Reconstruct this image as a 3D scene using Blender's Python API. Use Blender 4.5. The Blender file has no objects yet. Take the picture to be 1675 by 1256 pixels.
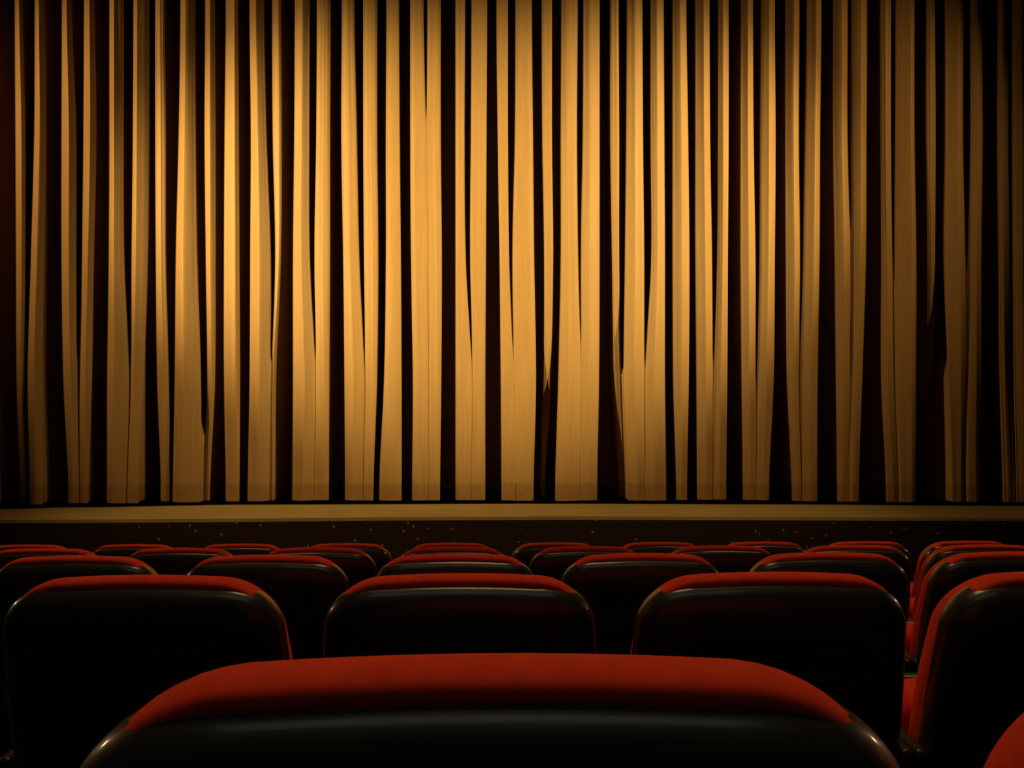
import bpy, bmesh, math, random
from mathutils import Vector, noise
random.seed(7)
scene = bpy.context.scene
COL = scene.collection
F = 1240.0            # focal length in pixels of the 1675 px wide frame
EYE = 1.80            # camera height above the lowest floor tier
PX0, PY0 = 837.5, 628.0

# ------------------------------------------------------------------ camera
cam_data = bpy.data.cameras.new('camera')
cam_data.sensor_width = 36.0
cam_data.lens = F / 1675.0 * 36.0
cam_data.clip_start = 0.02
cam_data.clip_end = 100
cam = bpy.data.objects.new('camera', cam_data)
COL.objects.link(cam)
cam.location = (0, 0, EYE)
cam.rotation_euler = (math.radians(90), 0, 0)
scene.camera = cam

# ------------------------------------------------------------------ world, exposure
world = bpy.data.worlds.new('world')
scene.world = world
world.use_nodes = True
bg = world.node_tree.nodes['Background']
bg.inputs[0].default_value = (0.6, 0.5, 0.35, 1)
bg.inputs[1].default_value = 0.0
vs = scene.view_settings
scene.display_settings.display_device = 'sRGB'
vs.view_transform = 'Standard'
vs.look = 'None'
vs.exposure = 0.0
vs.gamma = 1.0
vs.use_curve_mapping = False

# ------------------------------------------------------------------ stage lamps and added fill lights
def spot(name, loc, aim, watts, cone, blend, col=(1.0, 0.74, 0.26), size=0.06):
    l = bpy.data.lights.new(name, 'SPOT')
    l.energy = watts
    l.spot_size = math.radians(cone)
    l.spot_blend = blend
    l.color = col
    l.shadow_soft_size = size
    o = bpy.data.objects.new(name, l)
    COL.objects.link(o)
    o.location = loc
    d = Vector((aim[0], aim[1], aim[2])) - Vector(loc)
    o.rotation_euler = d.to_track_quat('-Z', 'Y').to_euler()
    return o

def area(name, loc, aim, watts, sx, sy, col):
    l = bpy.data.lights.new(name, 'AREA')
    l.shape = 'RECTANGLE'
    l.size, l.size_y = sx, sy
    l.energy = watts
    l.color = col
    o = bpy.data.objects.new(name, l)
    COL.objects.link(o)
    o.location = loc
    d = Vector(aim) - Vector(loc)
    o.rotation_euler = d.to_track_quat('-Z', 'Y').to_euler()
    return o

# stage spots mounted left and right of the stage, crossing on the curtain
K = 39.5 / 0.205
spot('stage_spotlight_left_flood', (-7.25, 4.30, 6.02), (-1.34, 7.5, 2.60), 11.6 * K, 65, 1.0, (1.0, 0.66, 0.22))
spot('stage_spotlight_right_flood', (7.05, 3.38, 6.50), (0.60, 7.5, 2.60), 9.43 * K, 57.9, 1.0, (1.0, 0.66, 0.22))
spot('stage_spotlight_left', (-7.22, 2.00, 4.30), (-1.43, 7.5, 3.36), 43.0 * K, 35.3, 1.0, (1.0, 0.78, 0.28))
spot('stage_spotlight_right', (7.00, 2.00, 5.38), (0.71, 7.5, 3.40), 46.0 * K, 34.5, 1.0, (1.0, 0.78, 0.28))
# added fill lights without a known source, for the seats and their shells
for i, (lx, ly) in enumerate(((-2.6, 3.2), (2.6, 3.2), (0.0, 1.5))):
    spot('seat_fill_spot', (lx, ly, 6.5), (lx, ly - 0.6, 0), 250, 60, 1.0, (1.0, 0.60, 0.28), 1.0)  # added warm fill from above, brightens the red seat tops
for sx in (-1, 1):
    spot('shell_glint_spot', (sx * 8.6, 5.6, 2.4), (0, 1.2, 1.3), 120, 44, 0.6, (1.0, 0.58, 0.28), 0.20)  # added side spots, only there to put glints on the shell corners
area('rear_fill_area', (0.0, -2.2, 5.6), (0, 1.0, 1.0), 6, 4.0, 1.6, (0.85, 1.0, 0.78))  # added weak greenish fill, gives the shell backs a faint sheen

# ------------------------------------------------------------------ materials
def mat(name):
    m = bpy.data.materials.new(name)
    m.use_nodes = True
    return m, m.node_tree.nodes, m.node_tree.links, m.node_tree.nodes['Principled BSDF']

def noise_mat(name, c1, c2, scale=8, rough=0.6, bump=0.0, stretch=(1, 1, 1), bump_scale=None, spec=0.5, detail=4, sheen=0.0, sheen_tint=None):
    m, N, L, b = mat(name)
    tc = N.new('ShaderNodeTexCoord')
    mp = N.new('ShaderNodeMapping'); mp.inputs['Scale'].default_value = stretch
    L.new(tc.outputs['Object'], mp.inputs[0])
    n = N.new('ShaderNodeTexNoise'); n.inputs['Scale'].default_value = scale; n.inputs['Detail'].default_value = detail
    L.new(mp.outputs[0], n.inputs['Vector'])
    r = N.new('ShaderNodeValToRGB')
    r.color_ramp.elements[0].position = 0.3; r.color_ramp.elements[1].position = 0.7
    r.color_ramp.elements[0].color = (*c1, 1); r.color_ramp.elements[1].color = (*c2, 1)
    L.new(n.outputs[0], r.inputs[0]); L.new(r.outputs[0], b.inputs['Base Color'])
    b.inputs['Roughness'].default_value = rough
    b.inputs['Specular IOR Level'].default_value = spec
    if sheen:
        b.inputs['Sheen Weight'].default_value = sheen
        b.inputs['Sheen Roughness'].default_value = 0.4
        if sheen_tint: b.inputs['Sheen Tint'].default_value = (*sheen_tint, 1)
    if bump:
        n2 = N.new('ShaderNodeTexNoise'); n2.inputs['Scale'].default_value = bump_scale or scale * 4; n2.inputs['Detail'].default_value = 3
        L.new(mp.outputs[0], n2.inputs['Vector'])
        bp = N.new('ShaderNodeBump'); bp.inputs['Strength'].default_value = bump; bp.inputs['Distance'].default_value = 0.004
        L.new(n2.outputs[0], bp.inputs['Height']); L.new(bp.outputs[0], b.inputs['Normal'])
    return m

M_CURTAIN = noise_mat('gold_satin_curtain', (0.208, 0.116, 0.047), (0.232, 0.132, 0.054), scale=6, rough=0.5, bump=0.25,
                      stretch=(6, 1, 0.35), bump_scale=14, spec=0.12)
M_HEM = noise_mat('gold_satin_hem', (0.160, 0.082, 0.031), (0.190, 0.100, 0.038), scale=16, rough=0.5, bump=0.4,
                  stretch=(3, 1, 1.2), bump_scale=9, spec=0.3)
M_RED = noise_mat('red_velour', (0.66, 0.046, 0.017), (0.78, 0.058, 0.021), scale=60, rough=0.85, bump=0.07, bump_scale=500, spec=0.15,
                  sheen=0.25, sheen_tint=(1, 0.15, 0.08))
M_SHELL = noise_mat('black_plastic_shell', (0.020, 0.020, 0.016), (0.025, 0.025, 0.020), scale=20, rough=0.42, bump=0.02, bump_scale=600, spec=0.5)
_b = M_SHELL.node_tree.nodes['Principled BSDF']
_b.inputs['Coat Weight'].default_value = 0.7
_b.inputs['Coat Roughness'].default_value = 0.14
M_METAL = noise_mat('black_painted_steel', (0.012, 0.012, 0.012), (0.018, 0.018, 0.018), scale=10, rough=0.45)
M_STAGE = noise_mat('stage_boards', (0.21, 0.145, 0.060), (0.25, 0.178, 0.078), scale=2.2, rough=0.55, stretch=(0.6, 2.5, 1), spec=0.3)
M_WALL = noise_mat('dark_wall_fabric', (0.012, 0.008, 0.007), (0.018, 0.012, 0.010), scale=5, rough=0.95, spec=0.1)
M_CEIL = noise_mat('dark_ceiling', (0.010, 0.008, 0.007), (0.014, 0.011, 0.009), scale=4, rough=0.95, spec=0.1)

def carpet():
    m, N, L, b = mat('speckled_carpet')
    tc = N.new('ShaderNodeTexCoord')
    v = N.new('ShaderNodeTexVoronoi'); v.inputs['Scale'].default_value = 13.0
    L.new(tc.outputs['Object'], v.inputs['Vector'])
    lt = N.new('ShaderNodeMath'); lt.operation = 'LESS_THAN'; lt.inputs[1].default_value = 0.15
    L.new(v.outputs['Distance'], lt.inputs[0])
    sep = N.new('ShaderNodeSeparateColor'); L.new(v.outputs['Color'], sep.inputs[0])
    r = N.new('ShaderNodeValToRGB')
    e = r.color_ramp.elements
    e[0].position = 0.0; e[0].color = (0.26, 0.035, 0.02, 1)
    e[1].position = 1.0; e[1].color = (0.08, 0.09, 0.08, 1)
    k = r.color_ramp.elements.new(0.4); k.color = (0.22, 0.09, 0.03, 1)
    k = r.color_ramp.elements.new(0.7); k.color = (0.12, 0.11, 0.06, 1)
    L.new(sep.outputs[0], r.inputs[0])
    gt = N.new('ShaderNodeMath'); gt.operation = 'GREATER_THAN'; gt.inputs[1].default_value = 0.3
    L.new(sep.outputs[1], gt.inputs[0])
    mu = N.new('ShaderNodeMath'); mu.operation = 'MULTIPLY'
    L.new(lt.outputs[0], mu.inputs[0]); L.new(gt.outputs[0], mu.inputs[1])
    mx = N.new('ShaderNodeMix'); mx.data_type = 'RGBA'
    mx.inputs['A'].default_value = (0.016, 0.009, 0.006, 1)
    L.new(mu.outputs[0], mx.inputs['Factor']); L.new(r.outputs[0], mx.inputs['B'])
    L.new(mx.outputs['Result'], b.inputs['Base Color'])
    b.inputs['Roughness'].default_value = 0.95
    b.inputs['Specular IOR Level'].default_value = 0.1
    return m
M_CARPET = carpet()

# ------------------------------------------------------------------ mesh helpers
def link(name, bm, m, parent=None, smooth=True, sharp=None):
    bmesh.ops.recalc_face_normals(bm, faces=bm.faces[:])
    me = bpy.data.meshes.new(name)
    bm.to_mesh(me); bm.free()
    if smooth:
        for p in me.polygons: p.use_smooth = True
        if sharp: me.set_sharp_from_angle(angle=math.radians(sharp))
    me.materials.append(m)
    o = bpy.data.objects.new(name, me)
    COL.objects.link(o)
    if parent: o.parent = parent
    return o

def box(bm, x0, x1, y0, y1, z0, z1, bev=0.0):
    r = bmesh.ops.create_cube(bm, size=1.0)
    vs_ = r['verts']
    for v in vs_:
        v.co = Vector(((x0 + x1) / 2 + v.co.x * (x1 - x0), (y0 + y1) / 2 + v.co.y * (y1 - y0), (z0 + z1) / 2 + v.co.z * (z1 - z0)))
    if bev:
        es = {e for v in vs_ for e in v.link_edges}
        bmesh.ops.bevel(bm, geom=list(es), offset=bev, segments=3, affect='EDGES', profile=0.5)

def structure(name, bm, m, sharp=30):
    o = link(name, bm, m, sharp=sharp)
    o['kind'] = 'structure'
    return o

# ------------------------------------------------------------------ room
STAGE_Z = 0.60
HX = 9.6
def lerp_table(t, x):
    if x <= t[0][0]: return t[0][1]
    for (a, va), (b, vb) in zip(t, t[1:]):
        if x <= b: 
            s = (x - a) / (b - a); s = s * s * (3 - 2 * s)
            return va + (vb - va) * s
    return t[-1][1]
def stage_front(x):            # the stage edge bows very slightly away from the hall
    px = PX0 + x / 6.8 * F
    y = lerp_table([(-400, 852), (0, 850), (950, 844.6), (1675, 846.6), (2100, 848)], px)
    return (EYE - STAGE_Z) * F / (y - PY0)

RD = Vector((-106.5 / F, 1.0, 0)).normalized()       # direction of the seat columns
RR = Vector((1.0, math.tan(math.radians(1.1)), 0)).normalized()                          # direction along a row (to the right)
ROWS = [  # distance of the row (on the column axis), seat top height
    (0.415, EYE - 0.1558), (1.335, EYE - 0.338), (2.24, EYE - 0.506), (3.13, EYE - 0.675), (4.04, EYE - 0.850)]
SEAT_H = 0.957
PITCH = 0.56
def row_base(k):
    D, top = ROWS[k]
    p = Vector((D * (-106.5 / F), D, 0)) + RR * (0.04 * PITCH + (0.0023 if k == 0 else 0.0))
    return Vector((p.x, p.y, top - SEAT_H))

bm = bmesh.new()
# stepped floor: one solid per tier, following the rows
edges_ = []
for k in range(5):
    b = row_base(k)
    edges_.append((b, b.z))
def prism(bm, pts, z0, z1):
    lo = [bm.verts.new((x, y, z0)) for x, y in pts]
    hi = [bm.verts.new((x, y, z1)) for x, y in pts]
    bm.faces.new(lo[::-1]); bm.faces.new(hi)
    n = len(pts)
    for i in range(n):
        bm.faces.new((lo[i], lo[(i + 1) % n], hi[(i + 1) % n], hi[i]))
def row_line(base, off):       # points where a line parallel to the row meets the side walls
    p = base + RD * off
    out = []
    for X in (-HX, HX):
        t = (X - p.x) / RR.x
        out.append((X, p.y + RR.y * t))
    return out
step_off = -0.25               # riser behind each seat's legs
z_floor = [e[1] for e in edges_]
b0 = row_base(0)
prev = row_line(b0, -0.30)
prism(bm, [(-HX, -5.0), (HX, -5.0), prev[1], prev[0]], -0.2, z_floor[0] + 0.17)
for k in range(5):
    cur = row_line(row_base(k), -0.30)
    nxt = row_line(row_base(k + 1), -0.30) if k < 4 else [(-HX, 9.3), (HX, 9.3)]
    prism(bm, [cur[0], cur[1], nxt[1], nxt[0]], -0.2, z_floor[k])
structure('floor', bm, M_CARPET)

bm = bmesh.new(); box(bm, -HX - 0.2, -HX, -5, 9.5, -0.2, 6.9); structure('wall_left', bm, M_WALL)
bm = bmesh.new(); box(bm, HX, HX + 0.2, -5, 9.5, -0.2, 6.9); structure('wall_right', bm, M_WALL)
bm = bmesh.new(); box(bm, -HX, HX, 9.3, 9.5, -0.2, 6.9); structure('wall_front', bm, M_WALL)
bm = bmesh.new(); box(bm, -HX, HX, -5.2, -5.0, -0.2, 6.9); structure('wall_back', bm, M_WALL)
bm = bmesh.new(); box(bm, -HX, HX, -5.0, 9.3, 6.7, 6.9); structure('ceiling', bm, M_CEIL)

# stage platform (boards on top) and its carpeted front
def stage_mesh(z0, z1, back, front_off=0.0):
    bm = bmesh.new()
    n = 80
    rows = []
    for i in range(n + 1):
        x = -HX + 2 * HX * i / n
        yf = stage_front(x) + front_off
        rows.append([bm.verts.new((x, yf, z0)), bm.verts.new((x, yf, z1)), bm.verts.new((x, back if back > 5 else yf + back, z1)), bm.verts.new((x, back if back > 5 else yf + back, z0))])
    for a, b in zip(rows, rows[1:]):
        for j in range(4):
            bm.faces.new((a[j], a[(j + 1) % 4], b[(j + 1) % 4], b[j]))
    bm.faces.new(rows[0]); bm.faces.new(rows[-1][::-1])
    return bm
structure('wall_stage_front', stage_mesh(0.0, STAGE_Z - 0.03, 0.12, 0.0), M_CARPET)

# ------------------------------------------------------------------ curtain
YK = [20, 220, 420, 620, 800]
# per fold: left/right edge of its face at the five heights, ridge position, relief
S = [
 ([23,24,25,26,31],[36,42,42,42,46],.62,.30),
 ([55,54,48,43,47],[73,77,75,71,72],.50,.30),
 ([100,99,99,102,111],[118,126,126,127,128],.55,.32),
 ([137,136,133,128,129],[155,158,154,151,145],.58,.32),
 ([178,178,177,174,174],[203,203,204,212,206],.36,.28),
 ([217,216,214,213,207],[245,245,243,236,228],.28,.28),
 ([253,253,254,256,262],[270,272,272,277,279],.55,.12),
 ([294,291,286,284,281],[320,321,324,330,330],.36,.26),
 ([335,334,336,338,332],[352,353,353,352,344],.50,.28),
 ([369,367,366,366,369],[390,391,392,393,392],.75,.22),
 ([408,410,409,408,405],[432,436,443,442,440],.46,.24),
 ([445,446,450,444,441],[460,461,459,448,449],.75,.16),
 ([482,481,479,479,478],[507,506,507,516,512],.52,.20),
 ([518,517,514,517,513],[541,540,540,539,538],.55,.10),
 ([559,558,561,563,564],[580,584,588,596,592],.50,.14),
 ([594,594,595,597,593],[617,617,619,617,611],.62,.10),
 ([632,631,631,628,620],[653,654,656,657,657],.80,.06),
 ([671,671,672,675,674],[693,697,699,700,700],.45,.05),
 ([699,698,700,701,701],[721,721,723,722,720],.55,.04),
 ([745,745,745,745,745],[761,760,762,772,770],.30,.05),
 ([771,770,769,773,771],[797,796,795,794,794],.60,.06),
 ([812,814,817,819,820],[831,831,833,840,843],.80,.06),
 ([843,842,838,841,844],[870,872,874,877,873],.62,.08),
 ([886,887,890,889,884],[903,903,905,901,892],.80,.10),
 ([918,917,917,913,908],[945,944,946,950,948],.45,.12),
 ([954,953,950,951,949],[981,981,981,980,977],.42,.12),
 ([998,998,1001,1004,1012],[1012,1013,1013,1016,1024],.75,.12),
 ([1025,1024,1022,1020,1025],[1051,1052,1054,1054,1056],.52,.16),
 ([1064,1064,1065,1055,1057],[1086,1087,1088,1088,1090],.45,.16),
 ([1100,1100,1100,1101,1106],[1123,1126,1128,1127,1124],.55,.20),
 ([1137,1137,1137,1139,1140],[1161,1162,1165,1166,1165],.58,.22),
 ([1174,1174,1173,1167,1166],[1192,1192,1191,1190,1188],.50,.20),
 ([1212,1211,1211,1213,1215],[1232,1233,1236,1236,1237],.55,.22),
 ([1244,1243,1242,1238,1238],[1268,1269,1268,1266,1258],.55,.22),
 ([1284,1284,1285,1287,1295],[1308,1307,1309,1307,1311],.62,.24),
 ([1318,1316,1313,1308,1312],[1344,1342,1341,1338,1337],.65,.24),
 ([1362,1362,1365,1367,1369],[1387,1387,1391,1390,1387],.60,.22),
 ([1391,1391,1392,1391,1388],[1419,1418,1417,1411,1405],.62,.22),
 ([1439,1440,1441,1441,1449],[1458,1458,1460,1463,1470],.45,.16),
 ([1464,1463,1462,1464,1471],[1497,1497,1500,1499,1498],.80,.18),
 ([1514,1514,1516,1516,1518],[1530,1531,1530,1528,1526],.40,.10),
 ([1545,1545,1543,1550,1552],[1577,1576,1580,1580,1578],.75,.14),
 ([1585,1586,1582,1581,1580],[1607,1608,1606,1606,1602],.60,.14),
 ([1632,1631,1633,1635,1640],[1651,1650,1652,1655,1660],.40,.12),
 ([1655,1655,1656,1658,1662],[1684,1684,1685,1686,1686],.60,.12),
]
# some folds sink back between their neighbours further down (metres at the five heights)
SINK = {0: [0, 0, 0, .04, .16], 6: [0, 0, 0, .03, .08], 8: [0, 0, 0, .02, .07], 23: [0, 0, .01, .10, .32],
        26: [0, 0, .01, .12, .25], 40: [0, 0, .05, .22, .38], 12 - 1: [0, 0, .01, .02, .02]}
def synth(px, sgn):
    out = []
    while abs(px - PX0) < 1450:
        w = random.uniform(20, 27); g = random.uniform(8, 20)
        if sgn > 0:
            l = [px + g + random.uniform(-2, 2) for _ in YK]; r = [v + w for v in l]
            px = px + g + w
        else:
            r = [px - g + random.uniform(-2, 2) for _ in YK]; l = [v - w for v in r]
            px = px - g - w
        out.append((l, r, random.uniform(.35, .65), random.uniform(.18, .3)))
    return out
_left = synth(3, -1)[::-1]
SINK = {k + len(_left): v for k, v in SINK.items()}
S = _left + S + synth(1688, 1)

HEM_Z = 0.640
TOP_Z = 6.45
def curtain_y(px):
    # depth at which each fold hangs
    y = lerp_table([(-500, 831), (0, 829), (150, 825.5), (400, 821.5), (900, 820), (1250, 821), (1675, 823.5), (2200, 825)], px)
    return (EYE - 0.623) * F / (y - PY0)
def hermite(vals, ypx):
    ks = YK
    if ypx <= ks[0]: return vals[0]
    if ypx >= ks[-1]: return vals[-1]
    for i in range(4):
        if ypx <= ks[i + 1]:
            t = (ypx - ks[i]) / (ks[i + 1] - ks[i])
            p0 = vals[max(i - 1, 0)]; p1 = vals[i]; p2 = vals[i + 1]; p3 = vals[min(i + 2, 4)]
            m1 = (p2 - p0) / 2; m2 = (p3 - p1) / 2
            if i == 0: m1 = (p2 - p1) / 2
            t2 = t * t; t3 = t2 * t
            return (2*t3-3*t2+1)*p1 + (t3-2*t2+t)*m1 + (-2*t3+3*t2)*p2 + (t3-t2)*m2
DEPTH = 0.80
def samples_across(s):
    a, b = s - 0.045, s + 0.045
    return ([0.0, 0.04, 0.08, 0.115, 0.15] + [0.15 + (a - 0.15) * k / 3 for k in (1, 2, 3)] + [s] +
            [b + (0.855 - b) * k / 3 for k in (0, 1, 2)] + [0.855, 0.885, 0.92, 0.96, 1.0])
EDGE = [(0.0, 1.0), (0.04, 0.30), (0.08, 0.0), (0.115, 0.22), (0.15, 0.0)]
def edge_roll(d):              # rolled edge of a fold with a stitched line beside it
    for (a, va), (b, vb) in zip(EDGE, EDGE[1:]):
        if d <= b: return va + (vb - va) * (d - a) / (b - a)
    return 0.0
PH = [(random.uniform(0, 6.28), random.uniform(0, 6.28), random.uniform(.5, 1)) for _ in S]
RIM = [random.uniform(0.008, 0.015) for _ in S]
def fold_row(z, front=0.0):
    """one horizontal line of the curtain: list of (x, y)"""
    yref = PY0 + (EYE - z) * F / 7.5
    LR = []
    for (l, r, s, a) in S:
        L = hermite(l, yref); R = hermite(r, yref)
        LR.append([L, R])
    pts = []
    n = len(S)
    W = []
    for i in range(n):
        Zl = curtain_y(LR[i][0]); Zr = curtain_y(LR[i][1])
        if i in SINK:
            sk = hermite(SINK[i], yref)
            W.append(((LR[i][0] - PX0) / F * (Zl + sk), (LR[i][1] - PX0) / F * (Zr + sk), (Zl + Zr) / 2 + sk))
            continue
        W.append(((LR[i][0] - PX0) / F * Zl, (LR[i][1] - PX0) / F * Zr, (Zl + Zr) / 2))
    for i in range(n - 1):       # neighbouring folds that meet run together without a slit
        g = W[i + 1][0] - W[i][1]
        if g < 0.013:
            k_ = max(0.0, (g - 0.007) / 0.006)
            mid = (W[i + 1][0] + W[i][1]) / 2
            g2 = g * k_ + 0.0004
            W[i] = (W[i][0], mid - g2 / 2, W[i][2])
            W[i + 1] = (mid + g2 / 2, W[i + 1][1], W[i + 1][2])
    low = max(0.0, min(1.0, (z - 0.62) / 1.6))      # relief relaxes towards the hem
    for i in range(n):
        xl, xr, yb = W[i]
        w = max(xr - xl, 0.004)
        s, a = S[i][2], S[i][3]
        xc_ = (xl + xr) / 2 + 0.3
        side = min(1.0, abs(xc_) / 2.2) * (1.35 if xc_ > 0 else 1.0)
        amp = a * w * (0.6 + 0.9 * side) * (0.35 + 0.65 * low)
        # neighbours
        gl = (xl - W[i - 1][1]) if i > 0 else 0.1
        gr = (W[i + 1][0] - xr) if i < n - 1 else 0.1
        ql = max(0.0, min(1.0, (gl - 0.004) / 0.022)); qr = max(0.0, min(1.0, (gr - 0.004) / 0.022))
        ph = PH[i]
        for u in samples_across(s):
            h = (u / s) if u < s else (1 - u) / (1 - s)
            # slight rounding of the ridge
            h = h - 0.05 * math.exp(-((u - s) / 0.05) ** 2)
            e = 0.0
            if u < 0.15: e += RIM[i] * ql * edge_roll(u)
            if u > 0.85: e += RIM[i] * qr * edge_roll(1 - u)
            m_ = 0.0032 * ph[2] * math.sin(u * 11 + ph[0]) + 0.0014 * math.sin(u * 23 + ph[1] + z * 0.7)
            m_ += 0.006 * noise.noise(Vector((i * 3.7 + u * 1.5, z * 0.6, 2.3)))
            yy = yb - amp * h + e + m_
            pts.append(((xl + u * (xr - xl)) * (1 + 0.75 * (yy - yb) / yb), yy - front))
        if i < n - 1:
            xn, yn = W[i + 1][0], W[i + 1][2]
            q = qr
            g = max(xn - xr, 0.0)
            und = min(0.44 * w, 0.075) * q
            wn = max(W[i + 1][1] - xn, 0.004)
            undn = min(0.44 * wn, 0.075) * q
            D = 0.003 + (DEPTH - 0.003) * q
            ym = (yb + yn) / 2
            e0 = RIM[i] * q
            for fx, fd in ((0.45, 0.025), (0.95, 0.075), (1.0, 0.45), (1.0, 0.85)):
                pts.append((xr - und * fx, yb + e0 + D * fd - front * 0.5))
            pts.append((xr - und * 0.8 + g * 0.15 * (1 - q), ym + e0 + D))
            pts.append((xn + undn * 0.8 - g * 0.15 * (1 - q), ym + e0 + D))
            for fx, fd in ((1.0, 0.85), (1.0, 0.45), (0.95, 0.075), (0.45, 0.025)):
                pts.append((xn + undn * fx, yn + e0 + D * fd - front * 0.5))
    return pts
def curtain_mesh(zs, front=0.0, wav=0.0, extra=None):
    bm = bmesh.new()
    prev = None
    for z in zs:
        row = []
        for j, (x, y) in enumerate(fold_row(z, front)):
            zz = z
            if wav and z < HEM_Z + 0.03:
                zz += wav * noise.noise(Vector((x * 1.3, 0.5, 7.7)))
            row.append(bm.verts.new((x, y, zz)))
        if prev:
            for j in range(len(row) - 1):
                bm.faces.new((prev[j], prev[j + 1], row[j + 1], row[j]))
        prev = row
    return bm
zs = []
z = TOP_Z
while z > HEM_Z + 0.17:
    zs.append(z); z -= 0.085
zs.append(HEM_Z + 0.16)
curtain = link('stage_curtain', curtain_mesh(zs), M_CURTAIN)
# stage boards end at the curtain line; a dark slab behind it stands in for shade under the hem
bm = bmesh.new()
prev = None
for i in range(121):
    x = -HX + 2 * HX * i / 120
    yf = stage_front(x)
    px = PX0 + x / 7.55 * F
    yb_ = curtain_y(px) - 0.005
    ring = [bm.verts.new(c) for c in ((x, yf, STAGE_Z - 0.03), (x, yf, STAGE_Z), (x, yb_, STAGE_Z), (x, yb_, STAGE_Z - 0.03))]
    if prev:
        for j in range(4): bm.faces.new((prev[j], prev[(j + 1) % 4], ring[(j + 1) % 4], ring[j]))
    else: bm.faces.new(ring)
    prev = ring
bm.faces.new(prev[::-1])
structure('trim_1', bm, M_STAGE)
bm = bmesh.new(); box(bm, -HX, HX, 7.2, 9.29, 0.50, STAGE_Z - 0.035)
structure('floor_hem_shade', bm, M_WALL)
curtain['label'] = 'gold pleated satin stage curtain hanging in deep folds across the whole stage'
curtain['category'] = 'curtain'
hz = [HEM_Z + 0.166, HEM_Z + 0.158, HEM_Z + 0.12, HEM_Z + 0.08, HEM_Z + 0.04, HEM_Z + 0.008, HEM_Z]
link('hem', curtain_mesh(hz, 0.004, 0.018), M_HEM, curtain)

# ------------------------------------------------------------------ cinema seat
LEAN = math.radians(11)
TZ = SEAT_H
HW = [(0.10, 0.2345), (0.14, 0.242), (0.20, 0.248), (0.30, 0.253), (0.52, 0.249)]
def ramp(x):
    s = min(1.0, max(0.0, (x - 0.13) / 0.085))
    return s * s * (3 - 2 * s)
def outline(inset, top_drop, side=0.0, depth_len=0.50, rc=0.105, n=12, cx=0.132):
    """right half of the back outline, from top centre to bottom; t = distance below the top"""
    pts = []
    for i in range(7):
        x = cx * i / 6
        pts.append((x, 0.004 * (x / cx) ** 2))
    for i in range(1, n + 1):
        a = math.pi / 2 * i / n * 0.93
        pts.append((cx + rc * math.sin(a), 0.004 + rc * (1 - math.cos(a))))
    for t in (0.14, 0.20, 0.26, 0.33, 0.40, 0.45, depth_len):
        hw = lerp_table(HW, t)
        pts.append((hw, t))
    # inset and drop
    out = []
    for i, (x, t) in enumerate(pts):
        a = pts[max(i - 1, 0)]; b = pts[min(i + 1, len(pts) - 1)]
        dx, dt = b[0] - a[0], b[1] - a[1]
        l = math.hypot(dx, dt) or 1
        nx, nt = dt / l, -dx / l       # outward
        td = top_drop * (1 - 0.6 * ramp(x)) if side else top_drop
        out.append((max(x - nx * inset + side * ramp(x) * (1 - 0.7 * min(1.0, max(0.0, (t - 0.07) / 0.10))) if x > 1e-6 else 0.0, 0.0), t - nt * inset + td))
    return out
def loop_full(half):
    left = [(-x, t) for x, t in half[:0:-1]]
    return left + half
def back_point(x, t, y):
    # lean about the seat hinge: local frame, y forward, t below the top along the back
    zz = TZ - t
    dz = zz - 0.45
    return Vector((x, y * math.cos(LEAN) + (TZ - 0.45) * math.tan(LEAN) * 0 - (dz - (TZ - 0.45)) * math.tan(LEAN), zz))
def layered(layers, cap_first=True, cap_last=True):
    bm = bmesh.new()
    rings = []
    for half, y in layers:
        rings.append([bm.verts.new(back_point(x, t, y)) for x, t in loop_full(half)])
    for a, b in zip(rings, rings[1:]):
        n = len(a)
        for j in range(n):
            bm.faces.new((a[j], a[(j + 1) % n], b[(j + 1) % n], b[j]))
    if cap_first: bm.faces.new(rings[0][::-1])
    if cap_last: bm.faces.new(rings[-1])
    return bm
def outline_cut(inset, drop, **k):
    return outline(inset, drop, **k)
def backrest_mesh():
    ls = []
    # (inset, y): from the back (against the shell) over the rounded top to the padded front
    for ins, dr, y in ((0.030, 0.010, -0.008), (0.009, 0.005, -0.012), (0.004, 0.003, -0.012), (0.001, 0.001, -0.006), (0.0, 0.0, 0.004), (0.0, 0.0, 0.018), (0.0, 0.002, 0.028),
                   (0.0, 0.006, 0.040), (0.001, 0.012, 0.054), (0.004, 0.018, 0.068), (0.012, 0.022, 0.081), (0.028, 0.018, 0.089), (0.052, 0.010, 0.095), (0.085, 0.0, 0.100)):
        ls.append((outline(ins, dr), y))
    return layered(ls)
def shell_mesh():
    ls = []
    for ins, dr, y in ((0.110, 0.010, -0.0425), (0.090, 0.010, -0.0415), (0.070, 0.010, -0.0395), (0.052, 0.010, -0.0365), (0.036, 0.010, -0.0325), (0.023, 0.010, -0.0275), (0.012, 0.010, -0.0205),
                       (0.005, 0.011, -0.012), (0.001, 0.012, -0.003), (0.0, 0.012, 0.010), (0.0, 0.013, 0.020), (0.002, 0.015, 0.025), (0.007, 0.016, 0.024)):
        ls.append((outline(ins, dr, side=0.0095, depth_len=0.53), y))
    return layered(ls)
def tip_up(bm):
    a = math.radians(100)
    for v in bm.verts:
        y, z = v.co.y - 0.365, v.co.z - 0.42
        v.co.y = 0.292 + y * math.cos(a) - z * math.sin(a)
        v.co.z = 0.440 + y * math.sin(a) + z * math.cos(a)
    return bm
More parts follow.
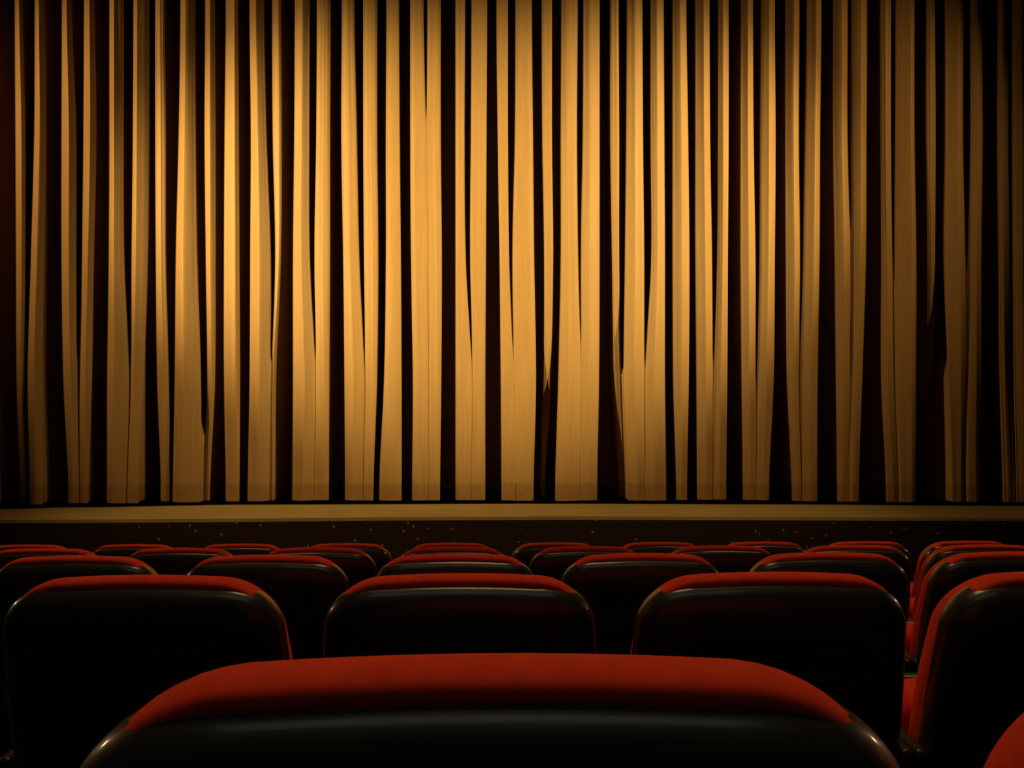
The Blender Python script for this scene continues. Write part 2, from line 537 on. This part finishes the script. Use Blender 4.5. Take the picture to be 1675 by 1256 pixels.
def seat_cushion_mesh():
    bm = bmesh.new()
    nx, ny = 14, 14
    x0, x1, y0, y1 = -0.235, 0.235, 0.13, 0.60
    def P(x, y):
        return x, y
    top, bot = {}, {}
    def rr(i, j, ins):
        u = -1 + 2 * i / nx; v = -1 + 2 * j / ny
        # squircle mapping for rounded corners
        p = 0.35
        uu = u * math.sqrt(1 - p * v * v / 2); vv = v * math.sqrt(1 - p * u * u / 2)
        return uu, vv
    layers = [(0.93, 0.365), (0.985, 0.375), (1.0, 0.395), (1.0, 0.420), (0.985, 0.443), (0.94, 0.458)]
    cx, cy, hx, hy = (x0 + x1) / 2, (y0 + y1) / 2, (x1 - x0) / 2, (y1 - y0) / 2
    per = [(i, 0) for i in range(nx)] + [(nx, j) for j in range(ny)] + [(i, ny) for i in range(nx, 0, -1)] + [(0, j) for j in range(ny, 0, -1)]
    rings = []
    for sc, z in layers:
        ring = []
        for i, j in per:
            u, v = rr(i, j, 0)
            ring.append(bm.verts.new((cx + u * hx * sc, cy + v * hy * sc, z + 0.018 * v)))
        rings.append(ring)
    for a, b in zip(rings, rings[1:]):
        for j in range(len(a)):
            bm.faces.new((a[j], a[(j + 1) % len(a)], b[(j + 1) % len(a)], b[j]))
    bm.faces.new(rings[0][::-1])
    # crowned top
    grid = {}
    for q, key in enumerate(per): grid[key] = rings[-1][q]
    for i in range(1, nx):
        for j in range(1, ny):
            u, v = rr(i, j, 0)
            grid[(i, j)] = bm.verts.new((cx + u * hx * 0.94, cy + v * hy * 0.94, 0.458 + 0.018 * v + 0.017 * (1 - u ** 4) * (1 - v ** 4)))
    for i in range(nx):
        for j in range(ny):
            bm.faces.new((grid[(i, j)], grid[(i + 1, j)], grid[(i + 1, j + 1)], grid[(i, j + 1)]))
    return tip_up(bm)
def pan_mesh():
    bm = bmesh.new(); box(bm, -0.215, 0.215, 0.15, 0.57, 0.340, 0.368, 0.010); return tip_up(bm)
def arm_mesh(s):
    bm = bmesh.new()
    box(bm, s * 0.2665 - 0.0125, s * 0.2665 + 0.0125, 0.05, 0.44, 0.585, 0.618, 0.008)
    return bm
def side_mesh(s):
    bm = bmesh.new()
    # upright side plate carrying armrest and seat, tapering to the floor
    x0, x1 = s * 0.2665 - 0.009, s * 0.2665 + 0.009
    prof = [(0.14, 0.02), (0.34, 0.02), (0.36, 0.30), (0.40, 0.585), (0.07, 0.585), (0.10, 0.30)]
    a = [bm.verts.new((x0, y, z)) for y, z in prof]; b = [bm.verts.new((x1, y, z)) for y, z in prof]
    bm.faces.new(a[::-1]); bm.faces.new(b)
    for i in range(6): bm.faces.new((a[i], a[(i + 1) % 6], b[(i + 1) % 6], b[i]))
    box(bm, x0 - 0.004, x1 + 0.004, 0.08, 0.40, 0.0, 0.02, 0.004)
    # bracket to the seat pan
    xa, xb = sorted((s * 0.2600, s * 0.228))
    box(bm, xa, xb, 0.27, 0.31, 0.42, 0.46)
    return bm

def empty(name, loc, rz):
    o = bpy.data.objects.new(name, None)
    o.empty_display_size = 0.1
    COL.objects.link(o)
    o.location = loc; o.rotation_euler = (0, 0, rz)
    return o
ROWROT = math.atan2(RR.y, RR.x)
proto = empty('cinema_seat', (0, 0, 0), 0)
link('backrest', backrest_mesh(), M_RED, proto)
link('back_shell', shell_mesh(), M_SHELL, proto)
link('seat_cushion', seat_cushion_mesh(), M_RED, proto)
link('seat_pan', pan_mesh(), M_SHELL, proto, sharp=35)
for s in (-1, 1):
    link('armrest', arm_mesh(s), M_SHELL, proto, sharp=35)
    link('leg', side_mesh(s), M_METAL, proto, sharp=30)
def children(o): return [c for c in COL.objects if c.parent == o]
KIDS = children(proto)
def copy_seat():
    r = proto.copy(); COL.objects.link(r)
    for k in KIDS:
        c = k.copy(); COL.objects.link(c); c.parent = r
    return r
rowspec = [
    ('nearest row, in front of the camera', [0, 1]),
    ('second row from the camera', [-1, 0, 1, 2]),
    ('third row from the camera', [-2, -1, 0, 1, 2, 3]),
    ('fourth row from the camera', [-3, -2, -1, 0, 1, 2, 3, 4]),
    ('farthest row, nearest the stage', [-4, -3, -2, -1, 0, 1, 2, 3, 4, 5]),
]
ORD = ['leftmost', 'second from left', 'third from left', 'fourth from left', 'fifth from left', 'sixth from left', 'seventh from left', 'eighth from left', 'ninth from left', 'tenth from left']
NUM = {4: 'four', 6: 'six', 8: 'eight', 10: 'ten'}
first = True
for k, (rn, cs) in enumerate(rowspec):
    for q, c in enumerate(cs):
        o = proto if first else None
        if o is None: o = copy_seat()
        first = False
        b = row_base(k) + RR * (c * PITCH)
        o.location = b
        o.rotation_euler = (0, 0, ROWROT)
        if k == 0:
            lab = 'large red seat back with black shell, centre foreground' if c == 0 else 'red seat edge cut off at the bottom right corner, nearest row'
        else:
            pos = 'rightmost' if q == len(cs) - 1 else ORD[q]
            short = {1: 'second row from camera', 2: 'third row from camera', 3: 'fourth row from camera', 4: 'farthest row by the stage'}[k]
            lab = 'red black-backed cinema seat, %s of %s in %s' % (pos, NUM[len(cs)], short)
        o['label'] = lab
        o['category'] = 'seat'
        o['group'] = 'red cinema seats in rows'
